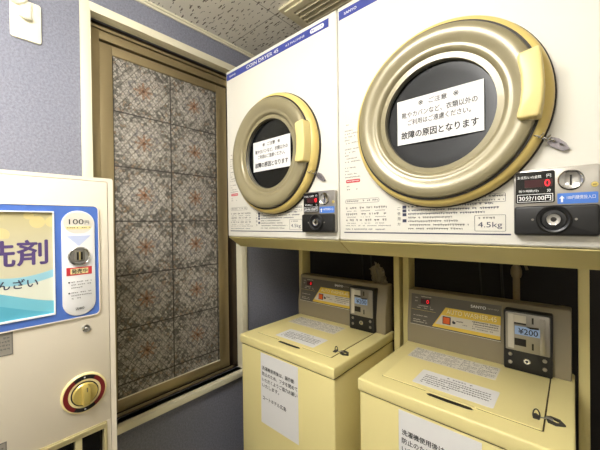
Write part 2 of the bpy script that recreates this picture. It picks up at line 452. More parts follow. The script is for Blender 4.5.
i0, i1 = w0 + 0.0005, w1 - 0.0005
b.box(i0, 0.410, h0, 0.828, -0.11, -0.040, M['sash'], 0.001)
b.box(i1 - 0.035, i1, h0, h1, -0.11, -0.041, M['sashdark'], 0.001)
b.box(i0, i1, 0.780, h1, -0.11, -0.062, M['sashdark'])  # dark band in the head: shadow under the head put into the colour
b.box(i0, i1, 0.8335, 0.845, -0.07, -0.041, M['sash'], 0.001)
b.box(i0, i1, 0.7915, 0.827, -0.07, -0.042, M['sash'], 0.001)
b.box(i0, i1, h0, h0 + 0.006, -0.11, -0.0405, M['sashdark'])
for c in (-0.041, -0.075, -0.1): b.box(i0, i1, h0, h0 + 0.018, c - 0.006, c, M['sash'], 0.001)
b.build('window_frame', win)
b = MB(FW)                                             # sliding sash in the front track
GY0, GY1, GZ0, GZ1 = 0.4607, 0.983, -0.7725, 0.7405
s0, s1 = GY0 - 0.050, GY1 + 0.062
b.box(s0, GY0, GZ0 - 0.05, GZ1 + 0.041, -0.07, -0.045, M['sash'], 0.002)
b.box(GY1, s1, GZ0 - 0.05, GZ1 + 0.041, -0.07, -0.045, M['sash'], 0.002)
b.box(GY0, GY1, GZ1, GZ1 + 0.041, -0.07, -0.045, M['sash'], 0.002)
b.box(GY0, GY1, GZ0 - 0.05, GZ0, -0.07, -0.045, M['sash'], 0.002)
b.box(GY0 + 0.001, GY1 - 0.001, GZ0 - 0.004, GZ0 + 0.003, -0.06, -0.046, M['trim'])
b.build('window_sash', win)
b = MB(FW); b.box(GY0 - 0.005, GY1 + 0.005, GZ0 - 0.005, GZ1 + 0.005, -0.060, -0.052, M['film']); b.build('patterned_pane', win)
b = MB(FW); b.box(s1 - 0.01, i1 - 0.03, h0 + 0.01, h1 - 0.04, -0.105, -0.095, M['sashdark']); b.build('rear_sash', win)

# ------------------------------------------------------------------ ceiling lights
for k, (x, y, sx, sy, power) in enumerate(LAMPS):
    t = thing('ceiling_light', ['opal box ceiling light in front of the dryers', 'added opal box fill light, unseen behind the viewer'][k], 'ceiling light', (x, y, ZC))
    b = MB()
    b.box(x - sx / 2 - .012, x + sx / 2 + .012, y - sy / 2 - .012, y + sy / 2 + .012, ZC - 0.03, ZC - 0.0005, M['white'], 0.003); b.build('housing', t)
    b = MB(); b.box(x - sx / 2, x + sx / 2, y - sy / 2, y + sy / 2, ZC - LAMP_DROP, ZC - 0.0305, glow('opal_diffuser', (255, 252, 247), power), 0.02, 3); b.build('diffuser', t)

# ------------------------------------------------------------------ ceiling vent
VX0, VX1, VY0, VY1 = -1.034, -0.56, 1.026, 1.5
t = thing('ceiling_vent', 'cream square air vent with slanted slats in the ceiling above the dryers', 'air vent', ((VX0 + VX1) / 2, (VY0 + VY1) / 2, ZC))
b = MB()
b.frame_ring(rect(VX0, VX1, VY0, VY1), rect(VX0 + .02, VX1 - .02, VY0 + .02, VY1 - .02), ZC - 0.012, ZC - 0.0005, M['vent'])
b.frame_ring(rect(VX0 + .02, VX1 - .02, VY0 + .02, VY1 - .02), rect(VX0 + .05, VX1 - .05, VY0 + .05, VY1 - .05), ZC - 0.02, ZC - 0.0005, M['vent'])
b.build('vent_frame', t)
b = MB(); b.box(VX0 + .05, VX1 - .05, VY0 + .05, VY1 - .05, ZC - 0.0016, ZC - 0.0004, M['ventdark']); b.build('vent_back', t)
b = MB(frame((0, 0, 0), (0, 1, 0), (0, 0, 1)))
y = VY0 + 0.062
while y < VY1 - 0.06:
    b.prism([(y + 0.003, ZC - 0.022), (y + 0.006, ZC - 0.0225), (y + 0.003, ZC - 0.003), (y, ZC - 0.002)], VX0 + .05, VX1 - .05, M['vent'])
    y += 0.031
b.build('vent_slats', t)

# ------------------------------------------------------------------ wall plate with hook at the top left
t = thing('wall_plate', 'ivory plastic wall plate with hook high on the blue-grey wall beside the window', 'wall plate', (XW, 0.173, EYE + 0.67))
b = MB(FW)
b.prism(rrect(0.131, 0.215, 0.66, 0.80, 0.009), 0.0, 0.008, M['plate'], 0.002); b.build('plate', t)
b = MB(FW)                                             # curved lip below a round stem
b.tube([(0.156 + 0.031 * k / 8, 0.742 - 0.012 * math.sin(PI * k / 8) * 0.6 - 0.004 * k / 8, 0.012 + 0.011 * math.sin(PI * k / 8)) for k in range(9)], [0.005, .006, .006, .006, .006, .006, .006, .006, .005], M['plate'])
b.prism(rrect(0.158, 0.186, 0.737, 0.795, 0.008), 0.008, 0.017, M['plate'], 0.003)
b.build('hook', t)
b = MB(FW)
b.lathe(0.148, 0.803, [(0, 0.008), (0.03, 0.008), (0.03, 0.02), (0.026, 0.024), (0.022, 0.02), (0, 0.02)], M['plate'], 32)
b.lathe(0.148, 0.803, [(0.010, 0.020), (0.016, 0.0205), (0.016, 0.0225), (0.010, 0.0225)], M['inkgrey'], 24)
b.build('round_dial', t)

# ------------------------------------------------------------------ detergent vending machine
XV = -1.05
FV = frame((XV, 0, EYE), (0, 1, 0), (0, 0, 1))
t = thing('vending_machine', 'cream detergent vending machine with blue display window left of the patterned window', 'vending machine', (-1.25, 0.06, 0.0))
V0, V1, VT, VB = -0.2, 0.319, 0.141, -1.38
b = MB(FV)
b.frame_ring(rrect(V0, V1, VB, VT, 0.006, 3), rrect(V0 + .012, V1 - .0145, VB + .012, VT - .01, 0.004, 3), -0.36, 0.0, M['vend'])
b.box(V0 + 0.005, V1 - 0.005, VB + 0.005, VT - 0.005, -0.36, -0.02, M['vend'])
b.build('cabinet', t)
b = MB(FV)
d0, d1 = V0 + .0135, V1 - .016
BP = (-0.14, 0.2765, -0.2585, 0.0555)                  # blue panel
DW = (-0.1, 0.1745, -0.239, 0.0395)                    # display window
OP = (-0.03, 0.2925, -0.74, -0.586)                    # delivery openings
# door skin around the delivery opening
b.box(d0, d1, OP[3], VT - .0115, -0.018, 0.0015, M['vend'], 0.001)
b.box(OP[1], d1, OP[2], OP[3], -0.018, 0.0015, M['vend'])
b.box(d0, OP[0], OP[2], OP[3], -0.018, 0.0015, M['vend'])
b.box(d0, d1, VB + .0135, OP[2], -0.018, 0.0015, M['vend'])
door = b.build('front_door', t)
b = MB(FV)
b.frame_ring(rrect(BP[0] - .003, BP[1] + .003, BP[2] - .003, BP[3] + .003, 0.014), rrect(BP[0], BP[1], BP[2], BP[3], 0.012), 0.0015, 0.006, M['vend'])
b.frame_ring(rrect(*BP, 0.012), rrect(*DW, 0.002), 0.0015, 0.005, M['bluepanel'])
b.build('blue_panel', t)
b = MB(FV)
b.frame_ring(rrect(*DW, 0.002), rrect(DW[0] + .003, DW[1] - .003, DW[2] + .004, DW[3] - .003, 0.001), 0.0018, 0.0075, M['white'])
b.build('display_frame', t)
b = MB(frame((XV, 0, 0), (0, 1, 0), (0, 0, 1)))
b.box(DW[0] + .003, DW[1] - .003, EYE + DW[2] + .004, EYE + DW[3] - .003, 0.0016, 0.0024, M['poster'])
pp = b.build('poster', None)
pp.parent = t; pp.matrix_parent_inverse = Matrix.Translation(-t.location)     # poster print is laid out in room height
b = MB(FV)
b.text('洗剤', 0.096, -0.068, 0.128, 0.064, 0.0029, M['purple'], 0.02)
b.build('poster_title', t)
b = MB(FV)
b.text('せんざい', 0.087, -0.146, 0.105, 0.023, 0.0029, M['inknavy'], 0.015)
b.build('poster_subtitle', t)
b = MB(FV)                                             # white coin panel
ca = 0.2285
b.prism(rrect(0.1895, 0.2675, -0.2535, 0.042, 0.038, 10), 0.004, 0.0075, M['paper'], 0.001)
b.prism(rrect(0.1935, 0.2635, -0.022, 0.038, 0.030, 8), 0.0074, 0.0078, M['paperold'])
b.sheet(0.1995, 0.2575, -0.010, -0.0015, 0.0077, M['goldlight'])
b.marks(0.202, 0.255, -0.006, 0.004, 0.0083, M['inkgrey'], 3)
b.prism([(0.1995, -0.028), (ca, -0.058), (0.2575, -0.028)], 0.0074, 0.0079, M['lightblue'])
b.text('100', 0.2235, 0.011, 0.034, 0.0145, 0.0083, M['ink'], 0.0)
b.text('円', 0.2485, 0.009, 0.010, 0.010, 0.0083, M['ink'], 0.0)
b.sheet(0.199, 0.2585, -0.139, -0.117, 0.0077, M['red'])
b.sheet(0.208, 0.2495, -0.1355, -0.1205, 0.0081, M['goldlight'])
b.text('発売中', 0.2288, -0.128, 0.037, 0.0125, 0.0088, M['ink'], 0.02)
for k, z in enumerate((-0.158, -0.166, -0.174, -0.188, -0.196, -0.204)):
    if k in (0, 3): b.disc(0.2045, z, 0.0022, 0.0076, 0.0082, M['ink'], 12)
    b.marks(0.2095, 0.256 if k % 3 < 2 else 0.235, z, 0.0042, 0.0083, M['inkgrey'], 10 + k)
b.text('SANKO', ca, -0.2335, 0.02, 0.0068, 0.0083, M['ink'], 0.02)
b.build('coin_panel', t)
b = MB(FV)
b.lathe(ca, -0.086, [(0.0265, 0.007), (0.0265, 0.011), (0.024, 0.0135), (0.0215, 0.011), (0, 0.0095)], M['chrome'], 40)
b.prism(rrect(ca - 0.012, ca + 0.012, -0.101, -0.068, 0.004), 0.009, 0.0155, M['steel'], 0.002)
for s in (-0.0048, 0.0048): b.prism(rrect(ca + s - .0022, ca + s + .0022, -0.096, -0.074, 0.001), 0.0154, 0.0160, M['slot'])
b.box(ca - .0008, ca + .0008, -0.097, -0.073, 0.0155, 0.0175, M['gold'])
b.build('coin_slot', t)
b = MB(FV)
b.lathe(0.2435, -0.2955, [(0.0105, 0.001), (0.0105, 0.004), (0.009, 0.006), (0.0055, 0.005), (0, 0.005)], M['chrome'], 28)
b.disc(0.2435, -0.2955, 0.0045, 0.004, 0.009, M['steel'], 20, 0.001); b.box(0.243, 0.244, -0.298, -0.293, 0.0088, 0.0094, M['slot'])
b.build('key_lock', t)
# selector dial
da, db = 0.2365, -0.478
b = MB(FV)
b.lathe(da, db, [(0.0555, 0.001), (0.0555, 0.005), (0.053, 0.008), (0.051, 0.008), (0, 0.0078)], M['goldlight'], 56)
for (u0, u1, mm) in ((-58, 58, 'maroon'), (58, 122, 'black'), (122, 238, 'maroon'), (238, 302, 'black')):
    b.lathe(da, db, [(0.0395, 0.0079), (0.0505, 0.0079), (0.0505, 0.0088), (0.0395, 0.0088)], M[mm], 20, t0=math.radians(u0), t1=math.radians(u1))
for s in (-1, 1): b.disc(da, db + s * 0.045, 0.002, 0.0087, 0.0094, M['white'], 12)
b.lathe(da, db, [(0.0305, 0.0079), (0.0335, 0.0079), (0.0335, 0.009), (0.0305, 0.009)], M['black'], 48)
dl = b.build('selector_dial', t)
b = MB(FV)
b.lathe(da, db, [(0.0305, 0.008), (0.0305, 0.013), (0.028, 0.0155), (0, 0.0155)], M['gold'], 48)
b.prism([(da - .0085, db - .026), (da + .0085, db - .026), (da + .0085, db + .020), (da + .004, db + .027), (da - .004, db + .027), (da - .0085, db + .020)], 0.0154, 0.033, M['gold'], 0.004)
b.box(da - .0009, da + .0009, db + .012, db + .024, 0.0328, 0.0336, M['ink'])
b.build('knob', dl)
b = MB(FV)                                             # delivery frame with two openings
q = [(0.2135, 0.2295)]
b.frame_ring(rrect(OP[0], OP[1], OP[2], OP[3], 0.004, 3), rrect(OP[0] + .008, OP[1] - .008, OP[2] + .008, OP[3] - .019, 0.003, 3), -0.02, 0.004, M['vendframe'])
b.frame_ring(rrect(OP[0] + .002, OP[1] - .002, OP[2] + .002, OP[3] - .003, 0.004, 3), rrect(OP[0] + .005, OP[1] - .005, OP[2] + .005, OP[3] - .008, 0.003, 3), 0.004, 0.007, M['vendframe'])
b.box(0.2135, 0.2295, OP[2] + .008, OP[3] - .019, -0.02, 0.002, M['vendframe'], 0.001)
b.build('delivery_frame', t)
b = MB(FV); b.box(OP[0] + .006, OP[1] - .006, OP[2] + .006, OP[3] - .012, -0.0195, -0.017, M['blackgloss']); b.build('delivery_flap', t)
for (z0, z1, e, sd) in ((-0.319, -0.262, 0.0892, 1), (-0.60, -0.531, 0.0745, 2)):
    b = MB(FV); b.sheet(0.02, e, z0, z1, 0.0016, M['greylabel'])
    b.frame_ring(rect(0.02, e, z0, z1), rect(0.022, e - .002, z0 + .002, z1 - .002), 0.0019, 0.0028, M['inkgrey'])
    for k in range(4): b.marks(0.026, e - 0.006, z1 - 0.014 - 0.009 * k, 0.006, 0.0026, M['inkgrey'], 31 * sd + k)
    b.build('rating_label', t)
b = MB(FV)
b.box(V0 + .03, V1 - .03, -1.4, VB + 0.004, -0.34, -0.03, M['black']); b.build('plinth', t)

# ------------------------------------------------------------------ dryers
XL, YD = -1.2527, 0.8765
DZ0, DZ1 = -0.0625, 0.7326
FD = frame((XL, YD, EYE), (1, 0, 0), (0, 0, 1))        # a = x, b = height over the eye, c = towards the viewer
def make_dryer():
    t = thing('tumble_dryer', 'white coin tumble dryer nearest the patterned window, above the left washing machine', 'tumble dryer', (XL + 0.325, YD + 0.29, EYE + DZ0), 'coin dryers on the wall stands')
    b = MB(FD)
    b.box(0.004, 0.646, DZ0, DZ1 - 0.002, -0.57, -0.006, M['dryer'], 0.004)
    b.build('body', t)
    b = MB(FD)
    b.box(0.0015, 0.6485, DZ0 + 0.0005, DZ1, -0.03, 0.0, M['dryer'], 0.007, 3)
    b.prism([(0.0095, 0.686), (0.6165, 0.686), (0.6165, 0.7165), (0.0095, 0.7165)], -0.0002, 0.0004, M['blue'])
    b.text('SANYO', 0.055, 0.7005, 0.048, 0.0085, 0.0008, M['white'], 0.02)
    b.text('COIN DRYER 45', 0.262, 0.7008, 0.205, 0.0145, 0.0008, M['white'], 0.01)
    b.text('4.5 MACHINE', 0.455, 0.7005, 0.10, 0.008, 0.0008, M['white'], 0.0)
    b.prism(rrect(0.532, 0.596, 0.6935, 0.7095, 0.0078, 6), 0.0002, 0.0008, M['white'])
    b.marks(0.538, 0.59, 0.7015, 0.008, 0.0012, M['blue'], 77)
    # instruction print under and left of the door
    z = 0.0004
    b.sheet(0.022, 0.492, -0.036, -0.0325, z - .0003, M['inknavy'])
    b.frame_ring(rrect(0.028, 0.152, 0.062, 0.076, 0.006, 4), rrect(0.029, 0.151, 0.063, 0.075, 0.005, 4), z - .0003, z + .0002, M['inkgrey'])
    b.marks(0.034, 0.146, 0.069, 0.007, z, M['inkgrey'], 5)
    for k in range(3):
        for c in range(3):
            a0 = 0.03 + c * 0.052
            b.marks(a0, a0 + 0.042, 0.046 - k * 0.02, 0.0085, z, M['inkgrey'], 100 + k * 7 + c, 0.75)
            b.marks(a0 + 0.004, a0 + 0.038, 0.036 - k * 0.02, 0.004, z, M['inkgrey'], 200 + k * 7 + c, 0.8)
    b.marks(0.028, 0.19, -0.012, 0.0045, z, M['inkgrey'], 300); b.marks(0.028, 0.17, -0.0235, 0.005, z, M['inknavy'], 301)
    for k in range(4): b.text('ご使用方法'[k], 0.2155, 0.039 - k * 0.0155, 0.009, 0.009, z, M['ink'])
    for k, zz in enumerate((0.042, 0.031, 0.020, 0.002)):
        b.sheet(0.2265, 0.238, zz - 0.0045, zz + 0.0045, z - .0003, M['inknavy'])
    ends = (0.455, 0.468, 0.435, 0.36, 0.375, 0.40, 0.385)
    for k in range(7): b.marks(0.243, ends[k], 0.042 - k * 0.0105, 0.0062, z, M['inknavy'] if k < 3 else M['inkgrey'], 400 + k, 0.92, 0.15)
    b.frame_ring(rrect(0.395, 0.482, 0.045, 0.066, 0.002, 3), rrect(0.396, 0.481, 0.046, 0.065, 0.001, 3), z - .0003, z + .0002, M['inkgrey'])
    b.marks(0.399, 0.478, 0.060, 0.0065, z, M['ink'], 450, 0.95, 0.1); b.marks(0.399, 0.478, 0.0505, 0.005, z, M['inkgrey'], 451)
    b.frame_ring(rrect(0.415, 0.482, -0.027, 0.014, 0.003, 3), rrect(0.416, 0.481, -0.026, 0.013, 0.002, 3), z - .0003, z + .0002, M['inkgrey'])
    b.marks(0.424, 0.474, 0.006, 0.006, z, M['inkgrey'], 460)
    b.text('4.5kg', 0.4485, -0.0125, 0.052, 0.0175, z, M['inknavy'])
    zc = 0.325; k = 0
    while zc > 0.10:
        if abs(zc - 0.137) > 0.012:
            b.marks(0.028, (0.045, 0.075, 0.085, 0.068)[k % 4], zc, 0.0055, z, M['inkgrey'], 500 + k, 0.8)
        zc -= 0.0105 if k % 5 else 0.02; k += 1
    b.prism(rrect(0.031, 0.085, 0.131, 0.142, 0.004, 3), z - .0003, z, M['red'])
    b.marks(0.034, 0.082, 0.1365, 0.005, z + .0003, M['white'], 71)
    b.build('front_panel', t)
    # round door
    ca, cb = 0.332, 0.281
    b = MB(FD)
    b.lathe(ca, cb, [(0.2, 0.0), (0.2455, 0.0), (0.2455, 0.008), (0.2, 0.008)], M['gasket'], 96)
    b.build('door_seal', t)
    b = MB(FD)
    b.lathe(ca, cb, [(0.205, 0.006), (0.2425, 0.006), (0.2425, 0.016), (0.240, 0.026), (0.233, 0.033), (0.225, 0.036), (0.205, 0.036)], M['flange'], 96)
    b.lathe(ca, cb, [(0.205, 0.0358), (0.2255, 0.0358), (0.2255, 0.040), (0.205, 0.040)], M['gasket'], 96)
    dr = b.build('door_rim', t)
    b = MB(FD)
    b.lathe(ca, cb, [(0.140, 0.036), (0.2205, 0.036), (0.2205, 0.043), (0.2180, 0.0495), (0.2125, 0.0535), (0.205, 0.0555), (0.196, 0.0552), (0.187, 0.053),
                     (0.179, 0.0495), (0.173, 0.0468), (0.169, 0.0462), (0.165, 0.0465), (0.160, 0.0445), (0.1555, 0.039), (0.152, 0.031), (0.150, 0.027), (0.140, 0.027)], M['ring'], 96)
    b.build('door_ring', dr)
    b = MB(FD)
    b.lathe(ca, cb, [(0.1385, 0.018), (0.1525, 0.018), (0.1525, 0.0300), (0.1485, 0.0335), (0.1445, 0.031), (0.1405, 0.024), (0.1385, 0.022)], M['smoke'], 96)
    b.build('inner_ring', dr)
    b = MB(FD)
    b.lathe(ca, cb, [(0, 0.0085), (0.03, 0.0088), (0.06, 0.0099), (0.09, 0.0119), (0.115, 0.0141), (0.139, 0.0168), (0.139, 0.004), (0, 0.004)], M['glass'], 80)
    b.build('door_glass', dr)
    b = MB(FD)                                         # notice stuck on the glass
    n0, n1, m0, m1 = 0.222, 0.442, 0.220, 0.3455; zn = 0.0186
    b.sheet(n0, n1, m0, m1, zn - .0005, M['paper'], 0.0006)
    zn += 0.0006
    b.text('ご注意', 0.334, 0.3285, 0.046, 0.0145, zn, M['ink'], 0.012)
    for a in (0.289, 0.379): b.text('※', a, 0.3285, 0.0135, 0.0135, zn, M['ink'])
    b.text('靴やカバンなど、衣類以外の', 0.332, 0.302, 0.192, 0.0165, zn, M['ink'], 0.012)
    b.text('ご利用はご遠慮ください。', 0.333, 0.2795, 0.16, 0.016, zn, M['ink'], 0.012)
    b.text('故障の原因となります', 0.332, 0.2455, 0.196, 0.021, zn, M['ink'], 0.025)
    b.build('notice_sheet', dr)
    b = MB(FD)                                         # cream pull handle, hollowed on its inner side
    L = [(0.514, 0.352), (0.519, 0.3575), (0.548, 0.3625), (0.5535, 0.36), (0.5575, 0.325), (0.5595, 0.286), (0.5575, 0.248), (0.5525, 0.219), (0.547, 0.2155), (0.5175, 0.2165), (0.5125, 0.2205),
         (0.5125, 0.228), (0.518, 0.25), (0.5205, 0.28), (0.5195, 0.31), (0.5145, 0.338)]
    b.prism(L, 0.034, 0.074, M['cream'], 0.006, 3)
    b.prism([(ca + (p[0] - ca) * 0.99 - .003, cb + (p[1] - cb) * 1.06) for p in L], 0.036, 0.0405, M['gasket'])
    b.build('door_handle', dr)
    b = MB(FD)                                         # chain and hasp hanging off the rim
    def link(o, x, y, z, r, tilt):
        o.tube([(x + r * math.cos(u) * math.cos(tilt), y + r * math.cos(u) * math.sin(tilt) - 0.4 * r * math.sin(u) * math.sin(tilt), z + r * 0.7 * math.sin(u)) for u in [2 * PI * i / 12 for i in range(12)]], 0.0014, M['chrome'], 6, True)
    for k in range(5): link(b, 0.5442 + k * 0.0062, 0.1812 - k * 0.0022 + 0.004 * (k % 2), 0.033 - 0.005 * k, 0.006, -0.4 + 1.2 * (k % 2))
    P = [(0.5599, 0.1694), (0.5668, 0.1813), (0.5802, 0.1754), (0.5916, 0.1636), (0.5979, 0.1497), (0.5866, 0.1473), (0.5684, 0.1591)]
    inner = [(0.5806, 0.1643), (0.5836, 0.1643), (0.5885, 0.1604), (0.5904, 0.1563), (0.5865, 0.1571), (0.5815, 0.1603)]
    b.frame_ring(P, [inner[0], inner[0], inner[1], inner[2], inner[3], inner[4], inner[5]], 0.003, 0.009, M['tag'])
    b.build('hasp', t)
    # coin box
    b = MB(FD)
    b.prism(rrect(0.499, 0.645, -0.036, 0.1125, 0.007, 4), -0.001, 0.012, M['steel'], 0.002)
    b.build('coin_plate', t)
    cpz = 0.0124
    b = MB(FD)
    b.prism(rrect(0.503, 0.573, 0.0375, 0.108, 0.004, 3), 0.0115, 0.0140, M['blackgloss'])
    b.text('お支払いの金額', 0.5285, 0.096, 0.043, 0.0065, 0.0145, M['white']); b.text('円', 0.563, 0.0965, 0.0075, 0.0075, 0.0145, M['white'])
    b.sheet(0.52, 0.569, 0.0725, 0.0895, 0.0141, M['leddim'])
    b.text('0', 0.5605, 0.0810, 0.0095, 0.0150, 0.0148, M['led'], 0.0)
    b.text('残り時間(分)', 0.527, 0.0645, 0.036, 0.0065, 0.0145, M['white']); b.text('分', 0.563, 0.0645, 0.007, 0.007, 0.0145, M['white'])
    b.frame_ring(rect(0.506, 0.570, 0.040, 0.0575), rect(0.507, 0.569, 0.041, 0.0565), 0.0139, 0.0143, M['white'])
    b.text('30分/100円', 0.538, 0.0487, 0.057, 0.0115, 0.0145, M['white'], 0.012)
    b.build('display', t)
    b = MB(FD)
    b.prism(rrect(0.577, 0.6405, 0.0335, 0.056, 0.002, 3), 0.0115, 0.0132, M['bluetag'])
    b.prism([(0.580, 0.045), (0.5845, 0.051), (0.589, 0.045), (0.5862, 0.045), (0.5862, 0.037), (0.5828, 0.037), (0.5828, 0.045)], 0.013, 0.0136, M['white'])
    b.text('100円硬貨投入口', 0.6145, 0.0465, 0.044, 0.0078, 0.0138, M['white'])
    b.build('coin_sticker', t)
    b = MB(FD)
    b.lathe(0.599, 0.0835, [(0.0215, 0.011), (0.0215, 0.0145), (0.0195, 0.0165), (0.0165, 0.0145), (0, 0.0135)], M['chrome'], 36)
    b.box(0.5975, 0.6005, 0.073, 0.094, 0.0138, 0.0152, M['slot'])
    b.disc(0.6355, 0.071, 0.0055, 0.011, 0.0135, M['gold'], 16, 0.001); b.box(0.6325, 0.6385, 0.0704, 0.0716, 0.0134, 0.0138, M['slot'])
    b.build('coin_slot', t)
    b = MB(FD)
    b.prism(rrect(0.5015, 0.6425, -0.034, 0.0305, 0.006, 4), 0.0115, 0.026, M['black'], 0.004, 3)
    b.lathe(0.571, 0.0005, [(0.030, 0.0255), (0.030, 0.029), (0.027, 0.032), (0.023, 0.0305), (0.0205, 0.027), (0.0205, 0.0262)], M['black'], 40)
    for s in (-1, 1): b.disc(0.571 + s * 0.036, 0.0005, 0.0025, 0.0255, 0.0272, M['steel'], 12)
    cb_ = b.build('coin_box', t)
    b = MB(FD)
    b.lathe(0.571, 0.0005, [(0.0135, 0.026), (0.0135, 0.030), (0.012, 0.0325), (0.0085, 0.0315), (0, 0.0315)], M['chrome'], 32)
    b.lathe(0.571, 0.0005, [(0, 0.0313), (0.005, 0.0313), (0.005, 0.0322), (0, 0.0322)], M['slot'], 16)
    b.build('key_lock', cb_)
    return t

dryer = make_dryer()
dup(dryer, (0.65, 0, 0), 'white coin tumble dryer furthest from the window, above the right washing machine')

# ------------------------------------------------------------------ stands carrying the dryers
FX = frame((0, 0, EYE), (0, 1, 0), (0, 0, 1))          # a = y, b = height over the eye, c = x
def make_stand():
    t = thing('dryer_stand', 'cream steel stand under the dryer nearest the patterned window', 'stand', (XL + 0.325, 1.4, 0.0), 'dryer stands')
    b = MB(FX)
    b.prism([(YD + 0.004, DZ0 - 0.0012), (YD + 0.004, DZ0 - 0.0035), (0.9485, -0.1137), (1.455, -0.1137), (1.455, DZ0 - 0.0012)], XL + 0.003, XL + 0.647, M['stand'])
    tr = b.build('tray', t)
    for (a0, a1) in ((0.008, 0.035), (0.613, 0.641)):
        b = MB(FX); b.box(1.38, 1.455, -1.392, -0.1135, XL + a0, XL + a1, M['stand'], 0.002)
        b.build('post', t)
        b = MB(FX); b.box(1.36, 1.475, -1.4, -1.391, XL + a0 - 0.004, XL + a1 + 0.004, M['stand'], 0.001); b.build('foot_plate', t)
    return t
stand = make_stand()
dup(stand, (0.65, 0, 0), 'cream steel stand under the dryer furthest from the window')

# ------------------------------------------------------------------ washing machines
XA, YA, WW, ZT = -1.2017, 0.8997, 0.5532, -0.5294
FA = frame((XA, YA, EYE), (1, 0, 0), (0, 0, 1))        # front face: a = x, b = height, c = towards the viewer
FT = frame((XA, 0, EYE + ZT), (1, 0, 0), (0, 1, 0))    # top: a = x, b = y, c = up
def make_washer():
    t = thing('washing_machine', 'yellow top-loading coin washing machine nearest the patterned window', 'washing machine', (XA + WW / 2, YA + 0.25, 0), 'coin washing machines')
    b = MB(FA)
    b.box(0.004, WW - 0.004, -1.375, ZT - 0.046, -0.50, -0.008, M['washer'], 0.006, 3)
    b.box(0.006, WW - 0.006, ZT - 0.047, ZT - 0.041, -0.49, -0.010, M['seam'])
    b.build('body', t)
    for a in (0.05, WW - 0.05):
        for c in (-0.06, -0.45):
            b = MB(FT); b.disc(a, YA - c, 0.02, -1.4 - ZT, -1.374 - ZT, M['black'], 20); b.build('foot', t)
    b = MB(FA)
    b.box(0, WW, ZT - 0.042, ZT, -0.505, 0.0, M['washer'], 0.006, 3)
    b.build('top_cover', t)
    l0, l1, y0, y1 = 0.058, 0.491, 0.968, 1.292         # lid outline
    b = MB(FT)
    b.prism(rrect(l0 - .0012, l1 + .002, y0 - .0015, y1, 0.004, 3), 0.0, 0.0004, M['seam'])
    b.box(l1 - .0005, l1 + .0035, y0, YA + 0.43, 0.0, 0.0006, M['seam'])
    b.prism(rrect(l0, l1, y0, y1, 0.004, 3), 0.0002, 0.0032, M['washer'], 0.0012)
    b.prism([(0.212, 0.952), (0.222, 0.9465), (0.275, 0.945), (0.328, 0.9465), (0.342, 0.952), (0.330, 0.962), (0.222, 0.962)], 0.0002, 0.0009, M['slot'])
    b.prism([(0.206, 0.9605), (0.347, 0.9605), (0.338, 0.9705), (0.215, 0.9705)], 0.0003, 0.0040, M['washer'], 0.001)
    lid = b.build('lid', t)
    b = MB(FT)                                         # printed instruction strip and caution label on the lid
    b.sheet(0.062, 0.357, 1.172, 1.275, 0.0031, M['paperold'])
    for r in range(9):
        yy = 1.265 - r * 0.0105
        for c in range(5):
            b.marks(0.067 + c * 0.058, 0.067 + c * 0.058 + (0.052 if (r + c) % 3 else 0.036), yy, 0.0062, 0.0037, M['ink'] if r in (0, 4) else M['inkgrey'], 600 + r * 9 + c, 0.8, 0.2)
    b.build('instruction_label', lid)
    b = MB(FT)
    b.prism(rrect(0.152, 0.382, 0.990, 1.098, 0.005, 3), 0.0031, 0.0035, M['paper'])
    b.marks(0.235, 0.31, 1.082, 0.008, 0.0038, M['inknavy'], 701, 0.9)
    for r in range(5): b.marks(0.172, 0.365 if r < 4 else 0.26, 1.064 - r * 0.0135, 0.0085, 0.0038, M['ink'] if r % 2 else M['inkgrey'], 710 + r, 0.95, 0.15)
    b.build('caution_label', lid)
    b = MB(FT)                                         # small hasp across the lid gap
    b.prism([(0.4655, 1.0294), (0.4734, 1.039), (0.4837, 1.0283), (0.4827, 1.0112), (0.4691, 1.0103)], 0.003, 0.006, M['cable'], 0.001)
    b.tube([(0.4752 + 0.0075 * math.cos(u), 1.0280 + -0.0005 * math.cos(u), 0.005 + 0.017 * math.sin(u)) for u in [PI * i / 10 for i in range(11)]], 0.0016, M['cable'], 8)
    b.tube([(0.4829, 1.0248, 0.0045), (0.495, 1.0298, 0.0045)], 0.0018, M['steel'], 8)
    b.frame_ring([(0.4924, 1.0412), (0.5044, 1.0499), (0.5229, 1.0456), (0.535, 1.0251), (0.5159, 1.0136), (0.4997, 1.0179)], [(0.5069, 1.04), (0.5109, 1.0408), (0.5211, 1.0362), (0.5272, 1.0285), (0.5175, 1.0238), (0.5074, 1.0271)], 0.0004, 0.005, M['cable'])
    b.tube([(0.4949, 1.0324, 0.006), (0.5032, 1.0314, 0.0065), (0.5094, 1.0288, 0.005)], 0.0035, M['steel'], 8)
    b.build('lid_hasp', t)
    # control console: upright foot, sloping face
    b = MB(frame((0, 0, EYE), (0, 1, 0), (0, 0, 1)))
    pr = [(1.325, ZT + 0.0005), (1.325, -0.45), (1.346, -0.309), (1.351, -0.303), (1.402, -0.301), (1.404, -0.306), (1.404, ZT + 0.0005)]
    b.prism(pr, XA + 0.0, XA + 0.5455, M['taupe'], 0.004, 3)
    con = b.build('console', t)
    FC = frame((XA, 1.325, EYE - 0.45), (1, 0, 0), (0, 0.021, 0.141))
    b = MB(FC)
    b.box(0.014, 0.351, 0.002, 0.133, -0.001, 0.0012, M['panelgrey'])
    b.box(0.014, 0.351, 0.0025, 0.0045, 0.0011, 0.0016, M['palegrey'])
    b.prism([(0.106, 0.009), (0.349, 0.009), (0.349, 0.094), (0.157, 0.094)], 0.001, 0.0018, M['yellow'])
    b.prism([(0.118, 0.022), (0.349, 0.022), (0.349, 0.062), (0.143, 0.062)], 0.0017, 0.0021, M['palegrey'])
    b.text('AUTO WASHER-45', 0.249, 0.079, 0.175, 0.0175, 0.0023, M['goldlight'], 0.01)
